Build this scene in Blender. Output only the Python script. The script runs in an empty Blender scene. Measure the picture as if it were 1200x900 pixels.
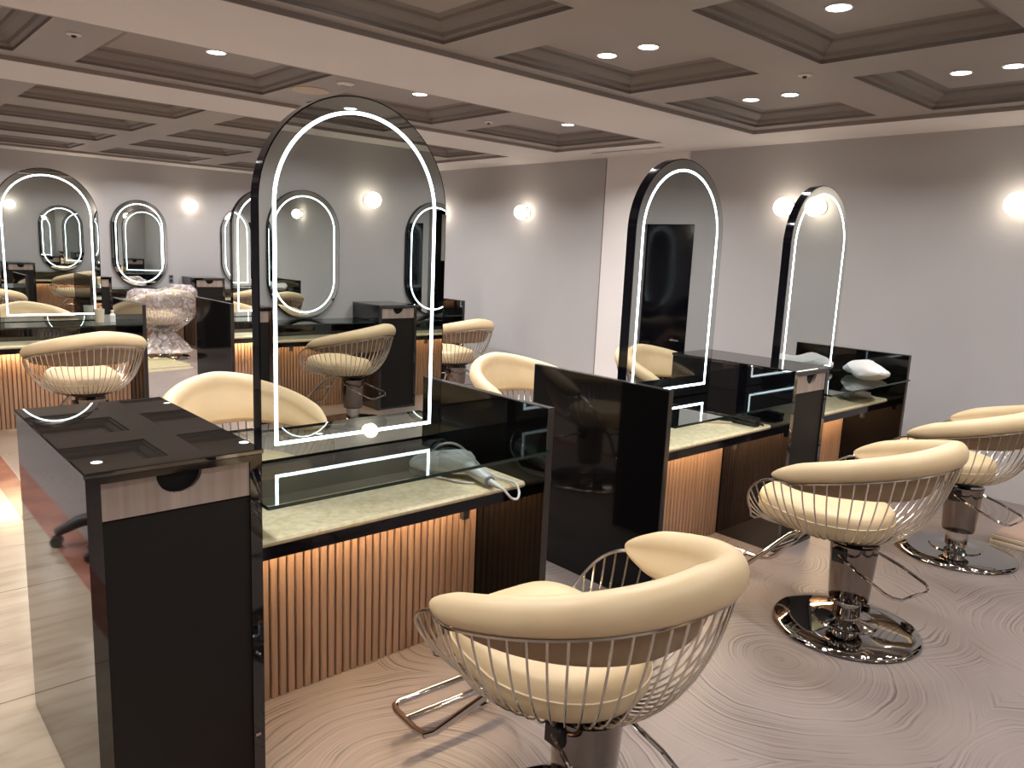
import bpy, math, random
from mathutils import Matrix, Vector
random.seed(7)
C = bpy.context.scene.collection
S = 1.145                      # layout units -> metres
PI = math.pi

# ------------------------------------------------------------------ camera, world, exposure
RC = Matrix(((0.7427694857, -0.6681396374, 0.0433925804),
             (0.0825812480, 0.1557338075, 0.9843410581),
             (-0.6644349699, -0.7275550880, 0.1708501252)))
cam_d = bpy.data.cameras.new('camera')
cam = bpy.data.objects.new('camera', cam_d)
C.objects.link(cam)
cam.matrix_world = Matrix.Translation(Vector((-0.5547, -2.1785, 1.45)) * S) @ RC.transposed().to_4x4()
cam_d.sensor_width = 36.0
cam_d.lens = 895.27 / 1200 * 36
cam_d.clip_start = 0.02
bpy.context.scene.camera = cam

sc = bpy.context.scene
sc.view_settings.view_transform = 'Standard'
sc.view_settings.look = 'None'
sc.view_settings.gamma = 1.0
sc.view_settings.use_curve_mapping = False
sc.view_settings.exposure = 0.18
w = bpy.data.worlds.new('world')
sc.world = w
w.use_nodes = True
w.node_tree.nodes['Background'].inputs[0].default_value = (0.5, 0.48, 0.46, 1)
w.node_tree.nodes['Background'].inputs[1].default_value = 0.05
cy = sc.cycles
cy.max_bounces = 12
cy.diffuse_bounces = 4
cy.glossy_bounces = 8
cy.transmission_bounces = 8
cy.transparent_max_bounces = 16
cy.caustics_reflective = False
cy.caustics_refractive = False
cy.sample_clamp_indirect = 4.0
cy.use_denoising = True

SPOT_W = 7.2
LED_E = 7.0
WARM_E = 125.0
SCONCE_E = 9.5
LENS_E = 14.0

# ------------------------------------------------------------------ materials
def srgb(r, g, b):
    f = lambda c: ((c / 255 + 0.055) / 1.055) ** 2.4 if c / 255 > 0.04045 else c / 255 / 12.92
    return (f(r), f(g), f(b), 1)

def mat(name, col=None, rough=0.5, metal=0.0, ior=None, spec=None):
    m = bpy.data.materials.new(name)
    m.use_nodes = True
    b = m.node_tree.nodes['Principled BSDF']
    if col is not None:
        b.inputs['Base Color'].default_value = col
    b.inputs['Roughness'].default_value = rough
    b.inputs['Metallic'].default_value = metal
    if ior: b.inputs['IOR'].default_value = ior
    if spec is not None: b.inputs['Specular IOR Level'].default_value = spec
    return m, m.node_tree, b

def N(nt, kind, **kw):
    n = nt.nodes.new(kind)
    for k, v in kw.items():
        if k in n.inputs.keys(): n.inputs[k].default_value = v
        else: setattr(n, k, v)
    return n

def L(nt, a, b): nt.links.new(a, b)

def ramp(nt, fac, stops):
    r = nt.nodes.new('ShaderNodeValToRGB')
    e = r.color_ramp.elements
    e[0].position, e[0].color = stops[0]
    e[1].position, e[1].color = stops[-1]
    for p, c in stops[1:-1]:
        x = e.new(p); x.color = c
    L(nt, fac, r.inputs[0])
    return r

def objcoord(nt, scale=(1, 1, 1)):
    t = nt.nodes.new('ShaderNodeTexCoord')
    mp = nt.nodes.new('ShaderNodeMapping')
    mp.inputs['Scale'].default_value = scale
    L(nt, t.outputs['Object'], mp.inputs[0])
    return mp.outputs[0]

def emis(name, col, e):
    m = bpy.data.materials.new(name)
    m.use_nodes = True
    nt = m.node_tree
    nt.nodes.clear()
    o = nt.nodes.new('ShaderNodeOutputMaterial')
    s = nt.nodes.new('ShaderNodeEmission')
    s.inputs[0].default_value = col
    s.inputs[1].default_value = e
    L(nt, s.outputs[0], o.inputs[0])
    return m

M = {}
M['gloss'], nt, b = mat('black_glass', (0.004, 0.004, 0.006, 1), 0.03, ior=1.85)
n = N(nt, 'ShaderNodeTexNoise', Scale=2.0)
L(nt, objcoord(nt), n.inputs['Vector'])
r = ramp(nt, n.outputs[0], [(0.3, (0.02,) * 3 + (1,)), (0.7, (0.05,) * 3 + (1,))])
L(nt, r.outputs[0], b.inputs['Roughness'])
M['edge'], _, _ = mat('black_edge_band', (0.022, 0.019, 0.018, 1), 0.32)
M['matte'], nt, b = mat('charcoal_laminate', (0.0065, 0.0055, 0.0052, 1), 0.55, spec=0.3)
n = N(nt, 'ShaderNodeTexNoise', Scale=60.0, Detail=3.0)
bm_ = N(nt, 'ShaderNodeBump', Strength=0.05)
L(nt, objcoord(nt), n.inputs['Vector']); L(nt, n.outputs[0], bm_.inputs['Height']); L(nt, bm_.outputs[0], b.inputs['Normal'])
M['frame'], _, _ = mat('black_lacquer', (0.003, 0.003, 0.006, 1), 0.08, ior=1.4)
M['panel'], _, _ = mat('black_divider_lacquer', (0.004, 0.0035, 0.0035, 1), 0.05, ior=1.33)
M['topglass'], _, _ = mat('black_backed_glass', (0.004, 0.004, 0.004, 1), 0.01, ior=2.8)
M['void'], _, _ = mat('dark_recess', (0.003, 0.003, 0.003, 1), 0.9)
M['mirror'], _, _ = mat('silvered_glass', (0.80, 0.835, 0.815, 1), 0.0, 1.0)
M['chrome'], nt, b = mat('polished_chrome', (0.62, 0.60, 0.59, 1), 0.05, 1.0)
M['darkchrome'], nt, b = mat('smoked_chrome', (0.42, 0.40, 0.39, 1), 0.04, 1.0)
M['smoke'], nt, b = mat('smoked_bronze_chrome', (0.25, 0.215, 0.195, 1), 0.06, 1.0)
M['wire'], nt, b = mat('chrome_wire', (0.70, 0.66, 0.60, 1), 0.22, 1.0)
M['black'], _, _ = mat('black_plastic', (0.012, 0.012, 0.013, 1), 0.35)
M['led'] = emis('mirror_led', (0.80, 0.95, 1.0, 1), LED_E)
M['warm'] = emis('under_counter_led', (1.0, 0.72, 0.42, 1), WARM_E)
M['sconce'] = emis('sconce_globe_glow', (1.0, 0.87, 0.70, 1), SCONCE_E)
M['lens'] = emis('downlight_lens_glow', (0.93, 0.97, 1.0, 1), LENS_E)

# walls: pale warm plaster
def paint(name, col, bump=0.03, rough=0.75):
    m, nt, b = mat(name, col, rough)
    v = objcoord(nt)
    n1 = N(nt, 'ShaderNodeTexNoise', Scale=1.3, Detail=3.0)
    n2 = N(nt, 'ShaderNodeTexNoise', Scale=220.0, Detail=2.0)
    L(nt, v, n1.inputs['Vector']); L(nt, v, n2.inputs['Vector'])
    d = tuple(c * 0.95 for c in col[:3]) + (1,)
    r = ramp(nt, n1.outputs[0], [(0.35, d), (0.65, col)])
    L(nt, r.outputs[0], b.inputs['Base Color'])
    bp = N(nt, 'ShaderNodeBump', Strength=bump)
    L(nt, n2.outputs[0], bp.inputs['Height']); L(nt, bp.outputs[0], b.inputs['Normal'])
    return m
M['wall'] = paint('wall_paper', (0.49, 0.47, 0.47, 1))
M['soffit'] = paint('pale_paint', (0.84, 0.79, 0.765, 1))
M['brown'] = paint('taupe_ceiling_paint', (0.365, 0.315, 0.29, 1), 0.02, 0.6)

M['moulding'] = paint('shade_darkened_taupe', (0.215, 0.178, 0.16, 1), 0.02, 0.55)  # ceiling taupe with the mouldings' shade put into the colour; also the wall joint
# marble worktop
M['marble'], nt, b = mat('cream_marble', None, 0.22)
v = objcoord(nt)
n1 = N(nt, 'ShaderNodeTexNoise', Scale=9.0, Detail=8.0, Distortion=1.6)
n2 = N(nt, 'ShaderNodeTexNoise', Scale=45.0, Detail=5.0)
L(nt, v, n1.inputs['Vector']); L(nt, v, n2.inputs['Vector'])
r1 = ramp(nt, n1.outputs[0], [(0.28, (0.80, 0.66, 0.41, 1)), (0.5, (0.90, 0.78, 0.53, 1)), (0.72, (0.92, 0.82, 0.60, 1))])
r2 = ramp(nt, n2.outputs[0], [(0.35, (0.85, 0.83, 0.78, 1)), (0.65, (1, 1, 1, 1))])
mx = N(nt, 'ShaderNodeMixRGB', blend_type='MULTIPLY'); mx.inputs[0].default_value = 1.0
L(nt, r1.outputs[0], mx.inputs[1]); L(nt, r2.outputs[0], mx.inputs[2]); L(nt, mx.outputs[0], b.inputs['Base Color'])

def wood(name, c1, c2, rough=0.45, scale=(60, 60, 2.0)):
    m, nt, b = mat(name, None, rough)
    v = objcoord(nt, scale)
    n1 = N(nt, 'ShaderNodeTexNoise', Scale=1.0, Detail=6.0, Distortion=0.4)
    L(nt, v, n1.inputs['Vector'])
    r = ramp(nt, n1.outputs[0], [(0.3, c1), (0.7, c2)])
    L(nt, r.outputs[0], b.inputs['Base Color'])
    return m
M['flute'] = wood('walnut_slat', (0.31, 0.185, 0.12, 1), (0.45, 0.28, 0.185, 1))
M['groove'], _, _ = mat('slat_backing', (0.05, 0.025, 0.015, 1), 0.8)
M['drawer'] = wood('pale_woodgrain_laminate', (0.27, 0.21, 0.18, 1), (0.40, 0.32, 0.275, 1), 0.35, (25, 25, 0.6))

# leather
M['leather'], nt, b = mat('tan_leather', None, 0.42)
v = objcoord(nt)
n1 = N(nt, 'ShaderNodeTexNoise', Scale=6.0, Detail=4.0)
n2 = N(nt, 'ShaderNodeTexVoronoi', Scale=260.0)
L(nt, v, n1.inputs['Vector']); L(nt, v, n2.inputs['Vector'])
r = ramp(nt, n1.outputs[0], [(0.3, (0.64, 0.485, 0.285, 1)), (0.7, (0.70, 0.54, 0.33, 1))])
L(nt, r.outputs[0], b.inputs['Base Color'])
bp = N(nt, 'ShaderNodeBump', Strength=0.06, Distance=0.002)
L(nt, n2.outputs['Distance'], bp.inputs['Height']); L(nt, bp.outputs[0], b.inputs['Normal'])
M['pad_back'], _, _ = mat('brown_pad_back', (0.36, 0.245, 0.145, 1), 0.6)
M['piping'], _, _ = mat('tan_piping', (0.66, 0.53, 0.35, 1), 0.5)

# ring-patterned floor: wood-grain arcs around scattered centres
M['carpet'], nt, b = mat('ring_grain_flooring', None, 0.42)
v = objcoord(nt)
nz = N(nt, 'ShaderNodeTexNoise', Scale=1.6, Detail=2.0)
L(nt, v, nz.inputs['Vector'])
sub = N(nt, 'ShaderNodeVectorMath', operation='SUBTRACT'); sub.inputs[1].default_value = (0.5, 0.5, 0.5)
L(nt, nz.outputs['Color'], sub.inputs[0])
scl = N(nt, 'ShaderNodeVectorMath', operation='SCALE'); scl.inputs['Scale'].default_value = 0.16
L(nt, sub.outputs[0], scl.inputs[0])
add = N(nt, 'ShaderNodeVectorMath', operation='ADD')
L(nt, v, add.inputs[0]); L(nt, scl.outputs[0], add.inputs[1])
vo = N(nt, 'ShaderNodeTexVoronoi', Scale=0.95, Randomness=1.0); vo.voronoi_dimensions = '2D'
L(nt, add.outputs[0], vo.inputs['Vector'])
ns = N(nt, 'ShaderNodeTexNoise', Scale=5.0, Detail=3.0)
L(nt, v, ns.inputs['Vector'])
sep = N(nt, 'ShaderNodeSeparateColor'); L(nt, vo.outputs['Color'], sep.inputs[0])
m1 = N(nt, 'ShaderNodeMath', operation='MULTIPLY_ADD'); m1.inputs[1].default_value = 88.0
m0 = N(nt, 'ShaderNodeMath', operation='MULTIPLY'); m0.inputs[1].default_value = 300.0
L(nt, sep.outputs[0], m0.inputs[0]); L(nt, vo.outputs['Distance'], m1.inputs[0])
m2 = N(nt, 'ShaderNodeMath', operation='MULTIPLY_ADD'); m2.inputs[1].default_value = 2.5
L(nt, ns.outputs[0], m2.inputs[0]); L(nt, m0.outputs[0], m2.inputs[2]); L(nt, m2.outputs[0], m1.inputs[2])
sn = N(nt, 'ShaderNodeTexNoise', Scale=1.0, Detail=1.0); sn.noise_dimensions = '1D'
L(nt, m1.outputs[0], sn.inputs['W'])
nf = N(nt, 'ShaderNodeTexNoise', Scale=3.2, Detail=3.0); L(nt, v, nf.inputs['Vector'])
msk = ramp(nt, nf.outputs[0], [(0.36, (0.12,) * 3 + (1,)), (0.62, (1,) * 3 + (1,))])
m4 = N(nt, 'ShaderNodeMath', operation='SUBTRACT'); m4.inputs[1].default_value = 0.55
L(nt, sn.outputs[0], m4.inputs[0])
m6 = N(nt, 'ShaderNodeMath', operation='MULTIPLY'); L(nt, m4.outputs[0], m6.inputs[0]); L(nt, msk.outputs[0], m6.inputs[1])
m5 = N(nt, 'ShaderNodeMath', operation='ADD'); m5.inputs[1].default_value = 0.55; L(nt, m6.outputs[0], m5.inputs[0])
r = ramp(nt, m5.outputs[0], [(0.30, (0.100, 0.080, 0.072, 1)), (0.47, (0.198, 0.165, 0.151, 1)), (0.7, (0.245, 0.207, 0.192, 1))])
nl = N(nt, 'ShaderNodeTexNoise', Scale=0.9, Detail=2.0); L(nt, v, nl.inputs['Vector'])
rl = ramp(nt, nl.outputs[0], [(0.35, (0.82, 0.80, 0.80, 1)), (0.65, (1.0, 0.97, 0.96, 1))])
mx = N(nt, 'ShaderNodeMixRGB', blend_type='MULTIPLY'); mx.inputs[0].default_value = 1.0
L(nt, r.outputs[0], mx.inputs[1]); L(nt, rl.outputs[0], mx.inputs[2]); L(nt, mx.outputs[0], b.inputs['Base Color'])

# beige stone tile with long veins
M['tile'], nt, b = mat('travertine_tile', None, 0.16)
v = objcoord(nt, (1.3, 7.0, 1))
n1 = N(nt, 'ShaderNodeTexNoise', Scale=1.6, Detail=6.0, Distortion=0.8); L(nt, v, n1.inputs['Vector'])
r = ramp(nt, n1.outputs[0], [(0.3, (0.30, 0.235, 0.17, 1)), (0.5, (0.37, 0.30, 0.22, 1)), (0.7, (0.40, 0.33, 0.25, 1))])
br = N(nt, 'ShaderNodeTexBrick', Scale=1.0); br.offset = 0.0
br.inputs['Mortar Size'].default_value = 0.003; br.inputs['Brick Width'].default_value = 6.0; br.inputs['Row Height'].default_value = 1.0
br.inputs['Color1'].default_value = (1, 1, 1, 1); br.inputs['Color2'].default_value = (0.96, 0.95, 0.94, 1); br.inputs['Mortar'].default_value = (0.35, 0.3, 0.25, 1)
t = nt.nodes.new('ShaderNodeTexCoord'); mp = nt.nodes.new('ShaderNodeMapping'); mp.inputs['Location'].default_value = (2.5, 0.485, 0)
L(nt, t.outputs['Object'], mp.inputs[0]); L(nt, mp.outputs[0], br.inputs['Vector'])
mx = N(nt, 'ShaderNodeMixRGB', blend_type='MULTIPLY'); mx.inputs[0].default_value = 1.0
L(nt, r.outputs[0], mx.inputs[1]); L(nt, br.outputs[0], mx.inputs[2]); L(nt, mx.outputs[0], b.inputs['Base Color'])
M['redtile'], nt, b = mat('red_brown_border_tile', None, 0.2)
n1 = N(nt, 'ShaderNodeTexNoise', Scale=5.0, Detail=5.0); L(nt, objcoord(nt), n1.inputs['Vector'])
r = ramp(nt, n1.outputs[0], [(0.3, (0.20, 0.075, 0.05, 1)), (0.7, (0.32, 0.13, 0.085, 1))]); L(nt, r.outputs[0], b.inputs['Base Color'])

# clear shelf glass: fresnel mix of clear and mirror reflection
def glassmat(name, tint, ior=1.5):
    m = bpy.data.materials.new(name); m.use_nodes = True
    nt = m.node_tree; nt.nodes.clear()
    o = nt.nodes.new('ShaderNodeOutputMaterial'); mixs = nt.nodes.new('ShaderNodeMixShader')
    f = N(nt, 'ShaderNodeFresnel', IOR=ior)
    tr = nt.nodes.new('ShaderNodeBsdfTransparent'); tr.inputs[0].default_value = tint
    gl = nt.nodes.new('ShaderNodeBsdfGlossy'); gl.inputs['Roughness'].default_value = 0.0; gl.inputs[0].default_value = (0.95, 1, 0.98, 1)
    L(nt, f.outputs[0], mixs.inputs[0]); L(nt, tr.outputs[0], mixs.inputs[1]); L(nt, gl.outputs[0], mixs.inputs[2]); L(nt, mixs.outputs[0], o.inputs[0])
    return m
M['glass'] = glassmat('shelf_glass', (0.94, 0.98, 0.965, 1), 1.65)
M['glassedge'], _, _ = mat('green_glass_edge', (0.006, 0.022, 0.018, 1), 0.08)
# thin crinkled wrap
m = bpy.data.materials.new('clear_plastic_wrap'); m.use_nodes = True
nt = m.node_tree; nt.nodes.clear()
o = nt.nodes.new('ShaderNodeOutputMaterial'); mixs = nt.nodes.new('ShaderNodeMixShader'); mix2 = nt.nodes.new('ShaderNodeMixShader')
tr = nt.nodes.new('ShaderNodeBsdfTransparent'); gl = nt.nodes.new('ShaderNodeBsdfGlossy'); gl.inputs['Roughness'].default_value = 0.15
df = nt.nodes.new('ShaderNodeBsdfDiffuse'); df.inputs[0].default_value = (0.80, 0.72, 0.72, 1)
nn = N(nt, 'ShaderNodeTexNoise', Scale=7.0, Detail=4.0, Distortion=2.2); L(nt, objcoord(nt), nn.inputs['Vector'])
rr = ramp(nt, nn.outputs[0], [(0.40, (0.10,) * 3 + (1,)), (0.66, (0.62,) * 3 + (1,))])
bp = N(nt, 'ShaderNodeBump', Strength=0.9, Distance=0.02); L(nt, nn.outputs[0], bp.inputs['Height']); L(nt, bp.outputs[0], gl.inputs['Normal'])
L(nt, rr.outputs[0], mixs.inputs[0]); L(nt, tr.outputs[0], mixs.inputs[1]); L(nt, df.outputs[0], mixs.inputs[2])
mix2.inputs[0].default_value = 0.15; L(nt, mixs.outputs[0], mix2.inputs[1]); L(nt, gl.outputs[0], mix2.inputs[2]); L(nt, mix2.outputs[0], o.inputs[0])
M['wrap'] = m
M['white'], _, _ = mat('white_plastic', (0.70, 0.72, 0.72, 1), 0.3)
M['cord'], _, _ = mat('white_cord_rubber', (0.75, 0.73, 0.72, 1), 0.45)
M['grey'], _, _ = mat('grey_plastic', (0.20, 0.22, 0.23, 1), 0.35)
M['towel'], nt, b = mat('white_terry', (0.78, 0.76, 0.74, 1), 0.95)
n1 = N(nt, 'ShaderNodeTexNoise', Scale=150.0, Detail=3.0); bp = N(nt, 'ShaderNodeBump', Strength=0.4, Distance=0.004)
L(nt, objcoord(nt), n1.inputs['Vector']); L(nt, n1.outputs[0], bp.inputs['Height']); L(nt, bp.outputs[0], b.inputs['Normal'])
M['cream'], _, _ = mat('cream_board', (0.62, 0.55, 0.42, 1), 0.6)
M['oldcream'], _, _ = mat('olive_cream_face', (0.36, 0.32, 0.17, 1), 0.6)
M['boardtop'], _, _ = mat('brown_board_face', (0.34, 0.24, 0.19, 1), 0.6)
M['skin'], _, _ = mat('beige_grip', (0.55, 0.42, 0.32, 1), 0.5)
M['speaker'], _, _ = mat('tan_speaker_grille', (0.62, 0.50, 0.38, 1), 0.7)

# ------------------------------------------------------------------ mesh building
class MB:
    def __init__(s): s.v = []; s.f = []; s.mi = []
    def add(s, vs, fs, mi=0):
        o = len(s.v); s.v += [tuple(x) for x in vs]
        for f in fs: s.f.append(tuple(i + o for i in f)); s.mi.append(mi)
        return s
    def box(s, x0, x1, y0, y1, z0, z1, mi=0, bev=0.0):
        if bev <= 0:
            vs = [(x, y, z) for z in (z0, z1) for y in (y0, y1) for x in (x0, x1)]
            return s.add(vs, [(0, 2, 3, 1), (4, 5, 7, 6), (0, 1, 5, 4), (2, 6, 7, 3), (0, 4, 6, 2), (1, 3, 7, 5)], mi)
        b = bev                                   # chamfered box as three stacked sections
        rings = []
        for z, k in ((z0, b), (z0 + b, 0), (z1 - b, 0), (z1, b)):
            rings.append([(x0 + k + b * (k == 0), y0 + k, z), (x1 - k - b * (k == 0), y0 + k, z), (x1 - k, y0 + k + b * (k == 0), z), (x1 - k, y1 - k - b * (k == 0), z),
                          (x1 - k - b * (k == 0), y1 - k, z), (x0 + k + b * (k == 0), y1 - k, z), (x0 + k, y1 - k - b * (k == 0), z), (x0 + k, y0 + k + b * (k == 0), z)])
        return s.loft(rings, True, mi, caps=True)
    def loft(s, rings, closed=True, mi=0, caps=False, loop=False):
        n = len(rings[0]); vs = [p for r in rings for p in r]; fs = []
        m = len(rings)
        for i in range(m if loop else m - 1):
            for j in range(n if closed else n - 1):
                a = i * n + j; b = i * n + (j + 1) % n; k = ((i + 1) % m) * n
                fs.append((a, b, k + (j + 1) % n, k + j))
        if caps:
            fs.append(tuple(range(n - 1, -1, -1))); fs.append(tuple((m - 1) * n + j for j in range(n)))
        return s.add(vs, fs, mi)
    def lathe(s, prof, seg=32, cx=0, cy=0, mi=0, caps=True):
        rings = [[(cx + r * math.cos(2 * PI * k / seg), cy + r * math.sin(2 * PI * k / seg), z) for k in range(seg)] for r, z in prof]
        return s.loft(rings, True, mi, caps)
    def tube(s, pts, rad, seg=8, mi=0, loop=False):
        P = [Vector(p) for p in pts]; n = len(P); rings = []
        rr = rad if isinstance(rad, (list, tuple)) else [rad] * n
        up = None
        for i in range(n):
            a = P[(i - 1) % n] if (loop or i > 0) else P[i]; c = P[(i + 1) % n] if (loop or i < n - 1) else P[i]
            t = (c - a).normalized()
            if up is None:
                up = Vector((0, 0, 1)) if abs(t.z) < 0.9 else Vector((1, 0, 0))
            u = (up - t * up.dot(t))
            if u.length < 1e-6: u = t.orthogonal()
            u.normalize(); up = u; w_ = t.cross(u)
            rings.append([P[i] + (u * math.cos(2 * PI * k / seg) + w_ * math.sin(2 * PI * k / seg)) * rr[i] for k in range(seg)])
        return s.loft(rings, True, mi, caps=not loop, loop=loop)
    def prism(s, poly, axis, a, b, mi=0):         # 2D outline extruded along an axis
        def p(u, v, w_): return {'y': (u, w_, v), 'z': (u, v, w_), 'x': (w_, u, v)}[axis]
        return s.loft([[p(u, v, a) for u, v in poly], [p(u, v, b) for u, v in poly]], True, mi, caps=True)
    def ball(s, c, rx, ry, rz, seg=20, rows=12, mi=0):
        rings = []
        for i in range(rows + 1):
            t = -PI / 2 + PI * i / rows; cr = max(math.cos(t), 0.01)
            rings.append([(c[0] + rx * cr * math.cos(2 * PI * k / seg), c[1] + ry * cr * math.sin(2 * PI * k / seg), c[2] + rz * math.sin(t)) for k in range(seg)])
        return s.loft(rings, True, mi, caps=True)
    def build(s, name, ms, parent=None, loc=(0, 0, 0), rz=0.0, smooth=False, fix=True):
        me = bpy.data.meshes.new(name)
        me.from_pydata([(x * S, y * S, z * S) for x, y, z in s.v], [], s.f)
        if not isinstance(ms, (list, tuple)): ms = [ms]
        for m_ in ms: me.materials.append(M[m_] if isinstance(m_, str) else m_)
        me.polygons.foreach_set('material_index', s.mi)
        if fix:
            import bmesh
            q = bmesh.new(); q.from_mesh(me); bmesh.ops.recalc_face_normals(q, faces=q.faces); q.to_mesh(me); q.free()
        if smooth: 
            me.polygons.foreach_set('use_smooth', [True] * len(me.polygons))
            try: me.set_sharp_from_angle(angle=math.radians(42))
            except Exception: pass
        me.update()
        o = bpy.data.objects.new(name, me); C.objects.link(o)
        o.location = (loc[0] * S, loc[1] * S, loc[2] * S); o.rotation_euler.z = rz
        if parent: o.parent = parent
        return o

def tag(o, label=None, cat=None, group=None, kind=None):
    if label: o['label'] = label
    if cat: o['category'] = cat
    if group: o['group'] = group
    if kind: o['kind'] = kind
    return o

def thing(name, label, cat, loc=(0, 0, 0), rz=0.0, group=None):
    o = bpy.data.objects.new(name, None); C.objects.link(o)
    o.empty_display_size = 0.1
    o.location = (loc[0] * S, loc[1] * S, loc[2] * S); o.rotation_euler.z = rz
    return tag(o, label, cat, group)

def dup(root, loc, rz, label, group=None):
    def cp(o, par):
        c = o.copy(); C.objects.link(c)
        if par: c.parent = par
        for ch in list(o.children): cp(ch, c)
        return c
    r_ = cp(root, None)
    r_.location = (loc[0] * S, loc[1] * S, loc[2] * S); r_.rotation_euler.z = rz
    r_['label'] = label
    if group: r_['group'] = group
    return r_

def struct(name, mb, m_, label=None, smooth=False):
    o = mb.build(name, m_, smooth=smooth)
    o['kind'] = 'structure'
    return o

# ------------------------------------------------------------------ room shell
XL, XR, YF, YB, ZS = -3.4, 5.03, -4.05, 8.42, 2.35     # left, end wall, wall behind camera, far wall, soffit
Z1, Z2 = 2.375, 2.46
b_ = MB(); b_.box(XL, -0.62, YF, YB, -0.06, 0.0); struct('floor', b_, 'carpet')
b_ = MB(); b_.box(-0.62, -0.49, YF, YB, -0.06, 0.0); struct('floor', b_, 'redtile')
b_ = MB(); b_.box(-0.49, 0.12, YF, YB, -0.06, 0.0); struct('floor', b_, 'tile')
b_ = MB(); b_.box(0.12, 0.235, YF, YB, -0.06, 0.0); struct('floor', b_, 'redtile')
b_ = MB(); b_.box(0.235, XR, YF, YB, -0.06, 0.0); struct('floor', b_, 'carpet')
b_ = MB(); b_.box(XL - .1, XL, YF - .1, YB + .1, -.06, 2.6); struct('wall_left', b_, 'wall')
b_ = MB(); b_.box(XL, XR, YB, YB + .1, -.06, 2.6); struct('wall_back', b_, 'wall')
b_ = MB(); b_.box(XL, XR, YF - .1, YF, -.06, 2.6); struct('wall_front', b_, 'wall')
# end wall with a dark door opening left of the niche
DY0, DY1, DZ = -2.30, -1.77, 1.745
NY0, NY1, NZ = -3.55, -2.42, 1.90
b_ = MB()
b_.box(XR, XR + .1, DY1, YB + .1, -.06, 2.6)
b_.box(XR, XR + .1, NY1, DY0, -.06, 2.6)
b_.box(XR, XR + .1, YF - .1, NY0, -.06, 2.6)
b_.box(XR, XR + .1, DY0, DY1, DZ, 2.6)
b_.box(XR, XR + .1, NY0, NY1, NZ, 2.6)
struct('wall_right', b_, 'wall')
b_ = MB(); b_.box(XR - .030, XR, 1.82, 2.725, 0, ZS); struct('trim_1', b_, 'soffit')
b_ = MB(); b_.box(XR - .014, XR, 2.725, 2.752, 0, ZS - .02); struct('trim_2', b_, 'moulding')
d = MB(); d.box(XR + .03, XR + .06, DY0, DY1, 0, DZ)
do = d.build('door_1', 'frame'); do['kind'] = 'structure'
h = MB(); h.tube([(XR + .03, DY1 - .06, .74), (XR - .02, DY1 - .06, .74), (XR - .02, DY1 - .15, .74)], .009); h.build('door_handle', 'chrome', do, smooth=True)
# niche behind the end wall
b_ = MB()
b_.box(XR + .5, XR + .52, NY0, NY1, 0, NZ); b_.box(XR + .1, XR + .5, NY0 - .02, NY0, 0, NZ); b_.box(XR + .1, XR + .5, NY1, NY1 + .02, 0, NZ); b_.box(XR + .1, XR + .5, NY0, NY1, NZ, NZ + .02); b_.box(XR, XR + .5, NY0, NY1, -.06, 0)
o = b_.build('wall_right', 'matte'); o['kind'] = 'structure'

# ceiling: pale soffit with three recessed coffered trays
TX0, TX1 = -2.62, 4.52
trays = [(-3.72, 0.93), (1.73, 2.93), (3.56, 8.02)]
b_ = MB()
b_.box(XL, TX0, YF, YB, ZS, ZS + .02); b_.box(TX1, XR, YF, YB, ZS, ZS + .02)
ys = [YF] + [q for t_ in trays for q in t_] + [YB]
for i in range(0, len(ys), 2): b_.box(TX0, TX1, ys[i], ys[i + 1], ZS, ZS + .02)
struct('ceiling', b_, 'soffit')
CXS = [(-2.11, -1.05), (-.75, .31), (.60, 1.68), (1.98, 3.02), (3.35, 4.40)]
CYS = [[(-3.48, -2.64), (-2.31, -1.47), (-1.15, -.31), (.01, .84)], [(1.86, 2.78)], [(3.68, 4.40), (4.83, 5.56), (5.98, 6.71), (7.13, 7.86)]]
prof = [(0, Z1), (0, Z1 + .016), (.022, Z1 + .024), (.030, Z1 + .040), (.070, Z1 + .056), (.085, Z1 + .066), (.092, Z1 + .078), (.125, Z2)]
for ti, (ya, yb) in enumerate(trays):
    b_ = MB()
    # grid plate
    xs = [TX0] + [q for c in CXS for q in c] + [TX1]
    fl = lambda x0, x1, y0, y1, z: b_.add([(x0, y0, z), (x1, y0, z), (x1, y1, z), (x0, y1, z)], [(3, 2, 1, 0)])
    for i in range(0, len(xs), 2): fl(xs[i], xs[i + 1], ya, yb, Z1)
    yy = [ya] + [q for c in CYS[ti] for q in c] + [yb]
    for (xa, xb) in CXS:
        for i in range(0, len(yy), 2): fl(xa, xb, yy[i], yy[i + 1], Z1)
    # tray rim
    b_.box(TX0, TX1, ya, ya + .004, ZS + .001, Z1 + .01); b_.box(TX0, TX1, yb - .004, yb, ZS + .001, Z1 + .01)
    b_.box(TX0, TX0 + .004, ya, yb, ZS + .001, Z1 + .01); b_.box(TX1 - .004, TX1, ya, yb, ZS + .001, Z1 + .01)
    for (xa, xb) in CXS:
        for (y0, y1) in CYS[ti]:
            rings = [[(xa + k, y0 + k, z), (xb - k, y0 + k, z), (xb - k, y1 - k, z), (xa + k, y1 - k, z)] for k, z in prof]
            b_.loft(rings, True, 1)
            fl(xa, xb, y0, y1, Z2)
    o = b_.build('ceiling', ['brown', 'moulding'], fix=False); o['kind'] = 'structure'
b_ = MB(); b_.box(XL, XR, YF, YB, 2.56, 2.6); struct('ceiling', b_, 'soffit')
# slot diffuser strip in the soffit by the pilaster
sl = thing('slot_diffuser', 'long thin grey air slot in the pale soffit beside the end wall', 'air vent', (4.70, 2.25, ZS))
b_ = MB(); b_.box(-.035, .035, -.40, .40, -.004, 0); b_.build('frame', 'soffit', sl)
b_ = MB(); b_.box(-.02, .02, -.39, .39, -.0055, -.004); b_.build('slot', 'brown', sl)

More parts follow.
